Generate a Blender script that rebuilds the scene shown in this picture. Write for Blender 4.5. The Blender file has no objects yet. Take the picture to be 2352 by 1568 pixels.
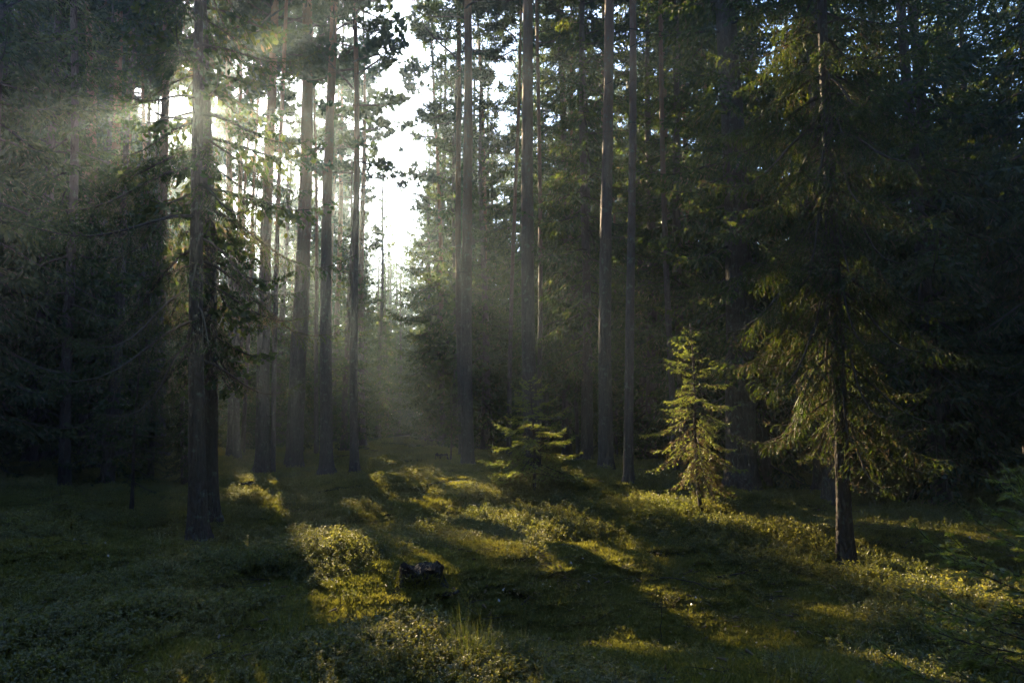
import bpy, math, random
import numpy as np
from mathutils import Vector, Matrix, Euler
R = math.radians
rng = np.random.default_rng(7)
random.seed(7)
scene = bpy.context.scene
C = scene.collection

# ---------------------------------------------------------------- camera, sky, sun, exposure
TILT, FPX, CAMH = R(5.9), 1568.0, 1.6            # photo coordinates: 2352 x 1568
SUN_EL, SUN_AZ = R(22.3), R(27.7)                # azimuth to the left of straight ahead (+Y)
cam = bpy.data.objects.new('camera', bpy.data.cameras.new('camera'))
C.objects.link(cam)
cam.data.lens, cam.data.sensor_width = 24.0, 36.0
cam.data.clip_start, cam.data.clip_end = 0.05, 2000
cam.rotation_euler = (R(90) + TILT, 0, 0)
scene.camera = cam

world = bpy.data.worlds.new('World'); scene.world = world; world.use_nodes = True
wn = world.node_tree
wn.nodes.clear()
sky = wn.nodes.new('ShaderNodeTexSky'); sky.sky_type = 'NISHITA'; sky.sun_disc = False
sky.sun_elevation = SUN_EL; sky.sun_rotation = -SUN_AZ
sky.air_density, sky.dust_density, sky.ozone_density = 1.0, 1.0, 4.0
bgn = wn.nodes.new('ShaderNodeBackground'); bgn.inputs['Strength'].default_value = 0.10
won = wn.nodes.new('ShaderNodeOutputWorld')
wn.links.new(sky.outputs[0], bgn.inputs[0]); wn.links.new(bgn.outputs[0], won.inputs[0])

SUNDIR = Vector((-math.sin(SUN_AZ) * math.cos(SUN_EL), math.cos(SUN_AZ) * math.cos(SUN_EL), math.sin(SUN_EL)))
sl = bpy.data.lights.new('sun', 'SUN'); sl.energy = 5.0; sl.angle = R(0.5); sl.color = (1.0, 0.77, 0.47)
so = bpy.data.objects.new('sun', sl); C.objects.link(so)
so.rotation_euler = SUNDIR.to_track_quat('Z', 'Y').to_euler()

scene.view_settings.view_transform = 'Standard'; scene.view_settings.look = 'None'
scene.view_settings.exposure = 2.8; scene.view_settings.gamma = 1.0
scene.view_settings.use_curve_mapping = False
HAZE = 0.0022
cy = scene.cycles
cy.use_denoising = True; cy.denoiser = 'OPENIMAGEDENOISE'
cy.max_bounces = 4; cy.diffuse_bounces = 2; cy.glossy_bounces = 1; cy.transmission_bounces = 2
cy.volume_bounces = 0; cy.transparent_max_bounces = 2
cy.sample_clamp_indirect = 3.0; cy.caustics_reflective = False; cy.caustics_refractive = False

# ---------------------------------------------------------------- terrain
_tw = []
_r = np.random.default_rng(3)
for lam, amp in ((11, .10), (7, .07), (4.3, .06), (2.7, .05), (1.7, .028), (1.1, .018), (.6, .009)):
    for k in range(4):
        a = _r.uniform(0, 2 * np.pi)
        _tw.append((2 * np.pi / lam * np.cos(a), 2 * np.pi / lam * np.sin(a), _r.uniform(0, 6.28), amp * _r.uniform(.5, 1)))
_MOUNDS = []

def ray_dir(px, py):
    return Vector(((px - 1176), FPX * math.cos(TILT) - (784 - py) * math.sin(TILT), FPX * math.sin(TILT) + (784 - py) * math.cos(TILT)))

def flat_ground(px, py):
    d = ray_dir(px, py); s = -CAMH / d.z
    return d.x * s, d.y * s

def terrain(x, y):
    x = np.asarray(x, float); y = np.asarray(y, float)
    z = np.zeros(np.broadcast(x, y).shape)
    for kx, ky, ph, am in _tw:
        z = z + am * np.sin(kx * x + ky * y + ph)
    far = np.clip((np.hypot(x, y) - 25) / 30, 0, 1)
    z = z * (1 - .5 * far)
    for mx, my, sx, sy, hh in _MOUNDS:
        z = z + hh * np.exp(-((x - mx) / sx) ** 2 - ((y - my) / sy) ** 2)
    return z

for px, py, sx, sy, hh in ((600, 1150, .9, 1.0, .13), (760, 1300, .6, .7, .09), (965, 1345, .5, .4, .06), (1610, 1200, 1.3, .9, .14),
                           (1940, 1325, .6, .5, .12), (2170, 1400, .6, .5, .1), (1030, 1500, .5, .4, .07), (1080, 1150, 1.6, 1.2, .12),
                           (900, 1110, 1.4, 1.3, .10), (1230, 1160, 1.1, .8, .08)):
    gx, gy = flat_ground(px, py); _MOUNDS.append((gx, gy, sx, sy, hh))
cam.location = (0, 0, CAMH)

def ground(px, py):
    """the spot on the terrain seen at photo pixel px, py"""
    d = ray_dir(px, py); s = -CAMH / d.z
    for _ in range(12):
        x, y = d.x * s, d.y * s
        z = float(terrain(x, y)); s = .5 * s + .5 * (z - CAMH) / d.z
        s = min(max(s, 0.0001), 1)
    x, y = d.x * s, d.y * s
    return Vector((x, y, float(terrain(x, y))))

def at_depth(px, py, Y):
    d = ray_dir(px, py); s = Y / d.y
    return Vector((0, 0, CAMH)) + d * s

# ---------------------------------------------------------------- mesh helpers
def mesh_from(name, V, faces, mats, mat_idx=None, smooth=False):
    """faces: list of (m,k) index arrays"""
    me = bpy.data.meshes.new(name)
    V = np.asarray(V, np.float32)
    faces = [np.asarray(f, np.int32) for f in faces if len(f)]
    me.vertices.add(len(V)); me.vertices.foreach_set('co', V.ravel())
    nl = sum(f.size for f in faces); npoly = sum(len(f) for f in faces)
    me.loops.add(nl); me.polygons.add(npoly)
    me.loops.foreach_set('vertex_index', np.concatenate([f.ravel() for f in faces]))
    tot = np.concatenate([np.full(len(f), f.shape[1], np.int32) for f in faces])
    st = np.concatenate([[0], np.cumsum(tot)[:-1]]).astype(np.int32)
    me.polygons.foreach_set('loop_start', st)
    try: me.polygons.foreach_set('loop_total', tot)
    except Exception: pass
    for m in mats: me.materials.append(m)
    if mat_idx is not None: me.polygons.foreach_set('material_index', np.asarray(mat_idx, np.int32))
    if smooth: me.polygons.foreach_set('use_smooth', np.ones(npoly, bool))
    me.update(calc_edges=True); me.validate()
    return me

def put(name, me, parent=None, loc=(0, 0, 0), rot=(0, 0, 0)):
    o = bpy.data.objects.new(name, me); C.objects.link(o)
    o.location = loc; o.rotation_euler = rot
    if parent: o.parent = parent
    return o

def tag(o, label=None, cat=None, group=None, kind=None):
    if label: o['label'] = label
    if cat: o['category'] = cat
    if group: o['group'] = group
    if kind: o['kind'] = kind
    return o

def norm(a): return a / np.maximum(np.linalg.norm(a, axis=-1, keepdims=True), 1e-9)

# ---------------------------------------------------------------- materials
def nodes_of(name):
    m = bpy.data.materials.new(name); m.use_nodes = True
    nt = m.node_tree; nt.nodes.clear()
    out = nt.nodes.new('ShaderNodeOutputMaterial')
    return m, nt, out

def ramp(nt, fac, stops):
    r = nt.nodes.new('ShaderNodeValToRGB'); cr = r.color_ramp
    while len(cr.elements) < len(stops): cr.elements.new(.5)
    for e, (p, c) in zip(cr.elements, stops): e.position = p; e.color = (*c, 1)
    nt.links.new(fac, r.inputs[0]); return r.outputs[0]

def noise(nt, scale, detail=3, vec=None, rough=.6):
    n = nt.nodes.new('ShaderNodeTexNoise'); n.inputs['Scale'].default_value = scale
    n.inputs['Detail'].default_value = detail; n.inputs['Roughness'].default_value = rough
    if vec is not None: nt.links.new(vec, n.inputs['Vector'])
    return n.outputs['Fac']

def geo_pos(nt):
    return nt.nodes.new('ShaderNodeNewGeometry').outputs['Position']

def leaf_mat(name, c1, c2, c3, tr_gain=(1.6, 1.5, .7), trans=.45, gloss=.06, rough=.35, scale=1.2):
    m, nt, out = nodes_of(name)
    L = nt.links.new
    geo = nt.nodes.new('ShaderNodeNewGeometry')
    n1 = noise(nt, scale, 2, geo.outputs['Position'])
    add = nt.nodes.new('ShaderNodeMath'); add.operation = 'MULTIPLY_ADD'
    L(geo.outputs['Random Per Island'], add.inputs[0]); add.inputs[1].default_value = .5
    L(n1, add.inputs[2])
    sub = nt.nodes.new('ShaderNodeMath'); sub.operation = 'SUBTRACT'; sub.inputs[1].default_value = .25
    L(add.outputs[0], sub.inputs[0])
    col = ramp(nt, sub.outputs[0], ((.2, c1), (.5, c2), (.85, c3)))
    d = nt.nodes.new('ShaderNodeBsdfDiffuse'); L(col, d.inputs[0])
    mul = nt.nodes.new('ShaderNodeMix'); mul.data_type = 'RGBA'; mul.blend_type = 'MULTIPLY'; mul.inputs[0].default_value = 1
    L(col, mul.inputs[6]); mul.inputs[7].default_value = (*tr_gain, 1)
    t = nt.nodes.new('ShaderNodeBsdfTranslucent'); L(mul.outputs[2], t.inputs[0])
    mx = nt.nodes.new('ShaderNodeMixShader'); mx.inputs[0].default_value = trans
    L(d.outputs[0], mx.inputs[1]); L(t.outputs[0], mx.inputs[2])
    g = nt.nodes.new('ShaderNodeBsdfGlossy'); g.inputs['Roughness'].default_value = rough
    mg = nt.nodes.new('ShaderNodeMixShader'); mg.inputs[0].default_value = gloss
    L(mx.outputs[0], mg.inputs[1]); L(g.outputs[0], mg.inputs[2])
    L(mg.outputs[0], out.inputs[0])
    return m

def bark_mat(name, low, low2, high, h0=4.0, h1=9.0, sc=1.0):
    m, nt, out = nodes_of(name); L = nt.links.new
    tc = nt.nodes.new('ShaderNodeTexCoord')
    mp = nt.nodes.new('ShaderNodeMapping'); mp.inputs['Scale'].default_value = (10 * sc, 10 * sc, 2.2 * sc)
    L(tc.outputs['Object'], mp.inputs[0])
    v = nt.nodes.new('ShaderNodeTexVoronoi'); v.feature = 'DISTANCE_TO_EDGE'; v.inputs['Scale'].default_value = 1.6
    n = noise(nt, 2.2, 5, mp.outputs[0], .7)
    L(mp.outputs[0], v.inputs['Vector'])
    cr = ramp(nt, v.outputs['Distance'], ((0.0, (0, 0, 0)), (.22, (1, 1, 1))))
    mixh = nt.nodes.new('ShaderNodeMath'); mixh.operation = 'MULTIPLY_ADD'
    L(n, mixh.inputs[0]); mixh.inputs[1].default_value = .8; L(cr, mixh.inputs[2])
    colb = ramp(nt, n, ((.3, low), (.7, low2)))
    sep = nt.nodes.new('ShaderNodeSeparateXYZ'); L(tc.outputs['Object'], sep.inputs[0])
    mr = nt.nodes.new('ShaderNodeMapRange'); L(sep.outputs['Z'], mr.inputs[0])
    mr.inputs[1].default_value = h0; mr.inputs[2].default_value = h1
    mc = nt.nodes.new('ShaderNodeMix'); mc.data_type = 'RGBA'; L(mr.outputs[0], mc.inputs[0]); L(colb, mc.inputs[6])
    mc.inputs[7].default_value = (*high, 1)
    # lichen flecks
    n2 = noise(nt, 9, 3, tc.outputs['Object'])
    fl = ramp(nt, n2, ((.58, (0, 0, 0)), (.66, (1, 1, 1))))
    ml = nt.nodes.new('ShaderNodeMix'); ml.data_type = 'RGBA'
    s = nt.nodes.new('ShaderNodeMath'); s.operation = 'MULTIPLY'; L(fl, s.inputs[0]); s.inputs[1].default_value = .55
    L(s.outputs[0], ml.inputs[0]); L(mc.outputs[2], ml.inputs[6]); ml.inputs[7].default_value = (.15, .17, .125, 1)
    b = nt.nodes.new('ShaderNodeBump'); b.inputs['Strength'].default_value = .9; b.inputs['Distance'].default_value = .02
    L(mixh.outputs[0], b.inputs['Height'])
    p = nt.nodes.new('ShaderNodeBsdfPrincipled'); p.inputs['Roughness'].default_value = .8
    L(ml.outputs[2], p.inputs['Base Color']); L(b.outputs[0], p.inputs['Normal'])
    L(p.outputs[0], out.inputs[0])
    return m

M_SPR = leaf_mat('spruce_needles', (.020, .038, .014), (.034, .060, .018), (.07, .09, .026), (2.3, 2.0, .7), trans=.5, gloss=.025, rough=.5)
M_PINE = leaf_mat('pine_needles', (.022, .042, .020), (.035, .060, .026), (.06, .085, .034), trans=.4, gloss=.03, rough=.5)
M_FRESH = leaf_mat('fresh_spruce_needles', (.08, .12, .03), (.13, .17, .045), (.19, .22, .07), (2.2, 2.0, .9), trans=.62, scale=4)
M_DEAD = leaf_mat('dead_twigs_and_lichen', (.10, .085, .055), (.16, .13, .08), (.23, .18, .11), (1.3, 1.15, .85), trans=.4, gloss=.02)
M_WOOD = leaf_mat('branch_bark', (.05, .042, .033), (.075, .06, .045), (.11, .09, .065), trans=0.0, gloss=.02)
M_BARKP = bark_mat('pine_bark', (.045, .036, .031), (.10, .08, .066), (.20, .10, .05))
M_BARKS = bark_mat('spruce_bark', (.045, .034, .026), (.095, .07, .052), (.09, .065, .048), sc=1.4)
M_ROT = bark_mat('rotten_wood', (.018, .013, .010), (.045, .032, .022), (.04, .03, .02), sc=2.2)
M_BIL = leaf_mat('bilberry_leaves', (.08, .105, .038), (.13, .15, .05), (.20, .19, .075), (1.9, 1.7, .7), trans=.58, gloss=.045, rough=.45, scale=.8)
M_MOSS = leaf_mat('moss_shoots', (.11, .125, .038), (.17, .18, .055), (.24, .22, .08), (1.5, 1.4, .6), trans=.45, gloss=.02, scale=.7)
M_GRASS = leaf_mat('grass_blades', (.07, .095, .02), (.12, .14, .03), (.22, .2, .07), trans=.5, scale=2)
M_LITTER = leaf_mat('dry_leaves', (.12, .09, .05), (.20, .16, .10), (.34, .30, .22), trans=.2, gloss=.1, scale=5)

def ground_material():
    m, nt, out = nodes_of('mossy_ground'); L = nt.links.new
    pos = geo_pos(nt)
    n1 = noise(nt, .7, 4, pos); n2 = noise(nt, 9, 5, pos, .7); n3 = noise(nt, 60, 3, pos)
    c1 = ramp(nt, n1, ((.35, (.10, .11, .035)), (.5, (.12, .12, .04)), (.65, (.08, .065, .035))))
    c2 = ramp(nt, n2, ((.35, (.5, .5, .45)), (.65, (1.25, 1.2, 1.0))))
    mm = nt.nodes.new('ShaderNodeMix'); mm.data_type = 'RGBA'; mm.blend_type = 'MULTIPLY'; mm.inputs[0].default_value = 1
    L(c1, mm.inputs[6]); L(c2, mm.inputs[7])
    a = nt.nodes.new('ShaderNodeMath'); a.operation = 'MULTIPLY_ADD'; L(n2, a.inputs[0]); a.inputs[1].default_value = 1.5; L(n3, a.inputs[2])
    b = nt.nodes.new('ShaderNodeBump'); b.inputs['Strength'].default_value = 1; b.inputs['Distance'].default_value = .05
    L(a.outputs[0], b.inputs['Height'])
    p = nt.nodes.new('ShaderNodeBsdfPrincipled'); p.inputs['Roughness'].default_value = .95
    p.inputs['Specular IOR Level'].default_value = .1
    L(mm.outputs[2], p.inputs['Base Color']); L(b.outputs[0], p.inputs['Normal']); L(p.outputs[0], out.inputs[0])
    return m

# ---------------------------------------------------------------- ground sheet
def build_ground():
    u = np.linspace(-1, 1, 241); xs = np.sign(u) * (14 * np.abs(u) + 136 * np.abs(u) ** 5)
    v = np.linspace(0, 1, 381); ys = -40 + 0 * v
    ys = np.concatenate([np.linspace(-60, 1.5, 40)[:-1], 1.5 + 30 * np.linspace(0, 1, 240)[:-1] ** 1.25, np.linspace(31.5, 230, 70)])
    X, Y = np.meshgrid(xs, ys); Z = terrain(X, Y)
    nx, ny = len(xs), len(ys)
    V = np.stack([X, Y, Z], -1).reshape(-1, 3)
    i = np.arange(nx * ny).reshape(ny, nx)
    F = np.stack([i[:-1, :-1], i[:-1, 1:], i[1:, 1:], i[1:, :-1]], -1).reshape(-1, 4)
    return tag(put('ground', mesh_from('ground', V, [F], [ground_material()], smooth=True)), 'mossy forest floor', kind='structure')
build_ground()

# ---------------------------------------------------------------- haze
def build_haze():
    x0, x1, y0, y1, z0, z1 = -155, 155, -65, 235, -2.2, 31
    V = [(x, y, z) for z in (z0, z1) for y in (y0, y1) for x in (x0, x1)]
    F = [(0, 2, 3, 1), (4, 5, 7, 6), (0, 1, 5, 4), (2, 6, 7, 3), (0, 4, 6, 2), (1, 3, 7, 5)]
    m, nt, out = nodes_of('forest_haze')
    pv = nt.nodes.new('ShaderNodeVolumePrincipled')
    pv.inputs['Color'].default_value = (.66, .86, 1.0, 1); pv.inputs['Density'].default_value = HAZE
    pv.inputs['Anisotropy'].default_value = .70
    nt.links.new(pv.outputs[0], out.inputs['Volume'])
    tag(put('haze', mesh_from('haze', V, [F], [m])), 'thin morning haze between the trunks', kind='stuff')
build_haze()

# ---------------------------------------------------------------- sunbeam gaps: where the photo shows sun reaching the floor
S = np.array(SUNDIR)
TUBES = []
SOFT = []                                        # canopy thinned for soft light on the floor: (point, radius, share of twigs missing)
def gap(p, r, k=0.0): TUBES.append((np.array(p, float), r, k))
for px, py, r in ((575, 1112, .26), (610, 1140, .28), (640, 1172, .28), (735, 1258, .24), (770, 1295, .26), (800, 1345, .20), (805, 1420, .20), (815, 1490, .16), (1015, 1545, .17), (950, 1560, .13), (905, 1600, .12),
                  (955, 1108, .27), (985, 1118, .22), (1085, 1130, .26), (1120, 1145, .24), (1290, 1215, .3), (1390, 1285, .26), (1440, 1315, .22),
                  (1560, 1415, .2), (1620, 1440, .16), (1500, 1172, .36), (1590, 1185, .42), (1660, 1195, .3), (1740, 1235, .28), (1810, 1262, .28),
                  (1880, 1290, .24), (1990, 1312, .24), (2050, 1335, .16), (2160, 1368, .22), (2260, 1400, .14), (2330, 1410, .14), (1010, 1462, .18), (930, 1485, .12)):
    gap(ground(px, py), r)
_g = np.random.default_rng(91)
for _ in range(7): gap(ground(_g.uniform(820, 1480), _g.uniform(1115, 1270)), _g.uniform(.09, .15))  # random small gaps cut to dapple the clearing floor
for px, py, r, f in ((1100, 1205, .9, .8), (960, 1150, .9, .8), (1290, 1230, .6, .75), (820, 1190, .6, .7), (1120, 1290, .6, .6), (1250, 1400, .7, .6), (1150, 1350, .7, .7), (1320, 1370, .6, .6), (1300, 1460, .6, .5), (1000, 1475, .4, .8), (560, 1150, .5, .7)): SOFT.append((np.array(ground(px, py)), r, f))
BASE_S1 = ground(1228, 1140)
BASE_S2 = ground(1611, 1195); BASE_Z = ground(1943, 1318)
for px, py, r in ((1585, 790, .5), (1580, 900, .7), (1600, 1020, .5)): gap(at_depth(px, py, BASE_S2.y), r)
for px, py, r in ((1870, 1030, .30), (1915, 940, .2), (1990, 840, .3), (2070, 980, .28), (2110, 1110, .16), (1900, 700, .22), (2080, 760, .25), (1740, 560, .16), (1800, 800, .2), (1980, 640, .16)):
    gap(at_depth(px, py, BASE_Z.y), r)
for px, py, r in ((1145, 965, .14), (1310, 1048, .10), (1200, 930, .1), (1170, 1060, .1)):
    gap(at_depth(px, py, BASE_S1.y), r)
for px, py, r in ((1200, 330, .3), (1201, 430, .3), (1203, 530, .3), (1205, 630, .3), (1207, 730, .3), (1062, 450, .3), (1063, 580, .4), (1003, 330, .4), (1590, 250, .3), (1150, 440, .6), (1060, 700, .35)):
    gap(at_depth(px, py, 18.5), r)
for px, py, r in ((930, 640, 1.2), (925, 720, .9), (780, 640, .6), (730, 880, .4), (780, 480, .7), (480, 420, .4), (560, 330, .5), (300, 380, .4), (430, 300, .4)):
    gap(at_depth(px, py, 40 if px > 700 else 14), r)
gap((0, 0, CAMH), .05, .013)
VIEW_CUTS = []
for px, py, k in ((340, 262, .014), (402, 243, .016), (320, 215, .008), (480, 300, .009), (500, 235, .007), (520, 400, .006), (600, 245, .012), (545, 215, .008), (655, 300, .008), (590, 340, .007)):
    d = np.array(ray_dir(px, py)); VIEW_CUTS.append((np.array([0, 0, CAMH]), d / np.linalg.norm(d), k))

def carve(P, tubes=None):
    """True for points lying inside a gap cut for sunbeams or the view to the glow"""
    m = np.zeros(len(P), bool)
    for q, r, k in (TUBES if tubes is None else tubes):
        d = P - q; t = d @ S
        dist2 = (d * d).sum(1) - t * t
        m |= (t > .9) & (dist2 < (r + k * t) ** 2)
    rr = None
    for q, r, f in SOFT:
        d = P - q; t = d @ S
        i = (t > 2) & ((d * d).sum(1) - t * t < r * r)
        if i.any():
            if rr is None: rr = np.random.default_rng(len(P)).uniform(size=len(P))
            m |= i & (rr < f)
    for q, n, k in VIEW_CUTS:                      # cones cut from the camera through the crowns so the glow shows
        d = P - q; t = d @ n
        m |= (t > 9) & ((d * d).sum(1) - t * t < (k * t) ** 2)
    return m

def trunk_blocks(x, y, H, rad=.12):
    for q, r, k in TUBES:
        d = np.array([x - q[0], y - q[1]]); hs = S[:2] / np.linalg.norm(S[:2])
        t = d @ hs
        if t < .8: continue
        z = q[2] + t * math.tan(SUN_EL)
        if z < H and abs(d[0] * hs[1] - d[1] * hs[0]) < r * .8 + rad + .1: return True
    return False

# ---------------------------------------------------------------- growing branches
UP = np.array([0, 0, 1.0])
def polyline(P0, az, p0, L, droop, upturn, m, rg):
    t = (np.arange(m) + .5) / m
    pit = p0[:, None] - droop[:, None] * np.sin(np.pi * np.minimum(t / .85, 1))[None] + upturn[:, None] * (t ** 2)[None]
    aa = az[:, None] + np.cumsum(rg.normal(0, .05, (len(L), m)), 1)
    d = np.stack([np.cos(aa) * np.cos(pit), np.sin(aa) * np.cos(pit), np.sin(pit)], -1) * (L / m)[:, None, None]
    return np.concatenate([P0[:, None], P0[:, None] + np.cumsum(d, 1)], 1)

def spawn(pts, L, bid, spacing, ang, lenfn, hang, m, rg, t0=.08, jit=.15, minlen=.03):
    """side shoots from polylines; returns pts2, L2, bid2"""
    N, mm = pts.shape[0], pts.shape[1] - 1
    K = np.maximum((L * (1 - t0) / spacing).astype(int), 1)
    idx = np.repeat(np.arange(N), K)
    off = np.concatenate([[0], np.cumsum(K)[:-1]])
    k = np.arange(len(idx)) - off[idx]
    t = t0 + (1 - t0) * (k + rg.uniform(.1, .9, len(idx))) / K[idx]
    f = t * mm; j = np.minimum(f.astype(int), mm - 1); u = (f - j)[:, None]
    P = pts[idx, j] * (1 - u) + pts[idx, j + 1] * u
    T = norm(pts[idx, j + 1] - pts[idx, j])
    s = np.where(k % 2 == 0, 1.0, -1.0)[:, None]
    side = norm(np.cross(T, UP) + 1e-4) * s
    a = ang + rg.normal(0, jit, len(idx))
    D = T * np.cos(a)[:, None] + side * np.sin(a)[:, None] + UP * rg.normal(0, .12, (len(idx), 1))
    D = norm(D)
    L2 = lenfn(t, L[idx]) * rg.uniform(.7, 1.2, len(idx))
    ok = L2 > minlen
    idx, P, D, L2, t = idx[ok], P[ok], D[ok], L2[ok], t[ok]
    h = hang if np.ndim(hang) == 0 else hang[idx]
    h = np.broadcast_to(h, (len(idx),)) * rg.uniform(.6, 1.4, len(idx))
    q = [P]
    for jj in range(m):
        w = (jj + .6) / m
        dd = norm(D - UP * (h * w)[:, None] + rg.normal(0, .06, D.shape))
        q.append(q[-1] + dd * (L2 / m)[:, None])
    return np.stack(q, 1), L2, bid[idx], t

def to_segs(pts, bid, skip=0):
    a = pts[:, skip:-1].reshape(-1, 3); b = pts[:, skip + 1:].reshape(-1, 3)
    return a, b, np.repeat(bid, pts.shape[1] - 1 - skip)

def cards(A, B, w, rg, ext=.25):
    """leaf-sized pointed faces along the segments"""
    d = B - A; n = len(A)
    perp = norm(np.cross(d, rg.normal(size=(n, 3))))
    w = (w * rg.uniform(.6, 1.3, n))[:, None] if np.ndim(w) == 0 else w[:, None] * rg.uniform(.6, 1.3, (n, 1))
    mid = A + d * rg.uniform(.35, .65, (n, 1))
    V = np.stack([A - d * ext * .4, mid + perp * w, B + d * ext, mid - perp * w], 1).reshape(-1, 3)
    return V, np.arange(4 * n).reshape(n, 4)

def needles(A, B, dens, ln, w, rg):
    d = B - A; Ls = np.linalg.norm(d, axis=1)
    K = rg.poisson(np.maximum(Ls * dens, .2))
    i = np.repeat(np.arange(len(A)), K); n = len(i)
    base = A[i] + d[i] * rg.uniform(0, 1, (n, 1))
    T = norm(d[i]); p = norm(np.cross(T, rg.normal(size=(n, 3))))
    tip = base + (T * .75 + p * .66 + UP * .12) * (ln * rg.uniform(.7, 1.2, (n, 1)))
    q = norm(np.cross(tip - base, rg.normal(size=(n, 3)))) * w * .5
    V = np.stack([base - q, base + q, tip], 1).reshape(-1, 3)
    return V, np.arange(3 * n).reshape(n, 3), i

def tubes(pts, r0, r1, k=3):
    """thin woody tubes along many polylines"""
    N, m = pts.shape[:2]
    T = norm(np.gradient(pts, axis=1))
    a = norm(np.cross(T, np.array([.3, .2, 1.0]))); b = np.cross(T, a)
    r = (r0[:, None] + (r1 - r0)[:, None] * np.linspace(0, 1, m)[None])[..., None]
    th = np.arange(k) * 2 * np.pi / k
    ring = pts[:, :, None] + r[:, :, None] * (a[:, :, None] * np.cos(th)[None, None, :, None] + b[:, :, None] * np.sin(th)[None, None, :, None])
    V = ring.reshape(-1, 3)
    i = np.arange(N * m * k).reshape(N, m, k)
    j = np.roll(i, -1, axis=2)
    F = np.stack([i[:, :-1], j[:, :-1], j[:, 1:], i[:, 1:]], -1).reshape(-1, 4)
    return V, F

def merge(parts):
    """parts: (V, F, mat) -> V, [F3.., F4..], matidx"""
    Vs, F3, F4, m3, m4, o = [], [], [], [], [], 0
    for V, F, m in parts:
        if not len(F): continue
        (F3 if F.shape[1] == 3 else F4).append(F + o); (m3 if F.shape[1] == 3 else m4).append(np.full(len(F), m)); Vs.append(V); o += len(V)
    fs = []; ms = []
    if F3: fs.append(np.concatenate(F3)); ms += m3
    if F4: fs.append(np.concatenate(F4)); ms += m4
    return np.concatenate(Vs), fs, np.concatenate(ms)

def spruce_skeleton(H, hb, Rad, seed, nb, droop=.5, hang=.5, hang3=1.0, sp2=.10, sp3=.09, top_pitch=.75, low_pitch=-.25, side=.42, sector=None, gap_top=.15):
    rg = np.random.default_rng(seed)
    u = (np.arange(nb) + rg.uniform(0, 1, nb)) / nb
    z = hb + (H - gap_top - hb) * u
    az = np.arange(nb) * 2.399 + rg.normal(0, .35, nb)
    prof = (1 - u) ** .85 * np.minimum(1, .55 + 2.2 * u)
    L = Rad * prof * rg.uniform(.62, 1.15, nb) + min(.28, Rad * .14)
    pit = low_pitch + (top_pitch - low_pitch) * u ** 1.3 + rg.normal(0, .08, nb)
    dr = droop * (1 - u) ** .7 * rg.uniform(.6, 1.3, nb)
    upt = (.25 + .5 * (1 - u)) * rg.uniform(.5, 1.3, nb)
    P0 = np.stack([0 * z, 0 * z, z], 1)
    bid = np.arange(nb)
    ax = polyline(P0, az, pit, L, dr, upt, 9, rg)
    s2, L2, b2, t2 = spawn(ax, L, bid, sp2, .95, lambda t, l: np.minimum(side * l, .95) * (np.minimum(1, .35 + 2.2 * t) * (1.08 - t)), hang, 4, rg, t0=.1)
    s3, L3, b3, t3 = spawn(s2, L2, b2, sp3, .8, lambda t, l: .5 * l * (1.15 - t) + .03, hang3, 2, rg, t0=.12)
    return rg, ax, L, bid, (s2, L2, b2, t2), (s3, L3, b3, t3), u

def spruce_crown(H, hb, Rad, seed, nb=70, w=.028, deadfrac=.12, **kw):
    """arrays of a whole crown: cards first, then the woody tubes"""
    rg, ax, L, bid, (s2, L2, b2, t2), (s3, L3, b3, t3), u = spruce_skeleton(H, hb, Rad, seed, nb, **kw)
    lev = [to_segs(ax, bid, 3), to_segs(s2, b2), to_segs(s3, b3)]
    n = int(H * .35 / .12); zl = H - .12 * np.arange(n)            # needles on the leader
    lead = np.stack([0 * zl, 0 * zl, zl], 1)
    A = np.concatenate([l[0] for l in lev] + [lead]); B = np.concatenate([l[1] for l in lev] + [lead + [.04, .02, .14]])
    bb = np.concatenate([l[2] for l in lev] + [np.full(n, nb - 1)])
    rr = np.hypot(A[:, 0], A[:, 1]) / (L[bb] + .01)
    pd = deadfrac * (1.6 * (1 - u[bb])) * np.where(rr < .55, 1.8, .5)
    dead = rg.uniform(size=len(A)) < pd
    V, F = cards(A, B, np.where(dead, w * .4, w), rg)
    V2, F2 = tubes(ax, .008 + .011 * L, .003 + 0 * L)
    return dict(V=V, F=F, m=dead.astype(int), V2=V2, F2=F2, m2=np.full(len(F2), 2), mats=[M_SPR, M_DEAD, M_WOOD], name='crown')

def crown_mesh(c, keep=None, thin=1.0):
    V, F, m = c['V'], c['F'], c['m']
    if keep is not None:
        if thin < 1:                                  # fewer and wider cards where they are only a pixel wide
            keep = keep & (np.random.default_rng(len(m)).uniform(size=len(m)) < thin)
            V = V.reshape(-1, 4, 3).copy(); c0 = (V[:, 1] + V[:, 3]) / 2; f = thin ** -.9
            V[:, 1] = c0 + (V[:, 1] - c0) * f; V[:, 3] = c0 + (V[:, 3] - c0) * f
        V = V.reshape(-1, 4, 3)[keep].reshape(-1, 3); m = m[keep]; F = np.arange(len(V)).reshape(-1, 4)
    return mesh_from(c['name'], np.concatenate([V, c['V2']]), [F, c['F2'] + len(V)], c['mats'], np.concatenate([m, c['m2']]))

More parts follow.
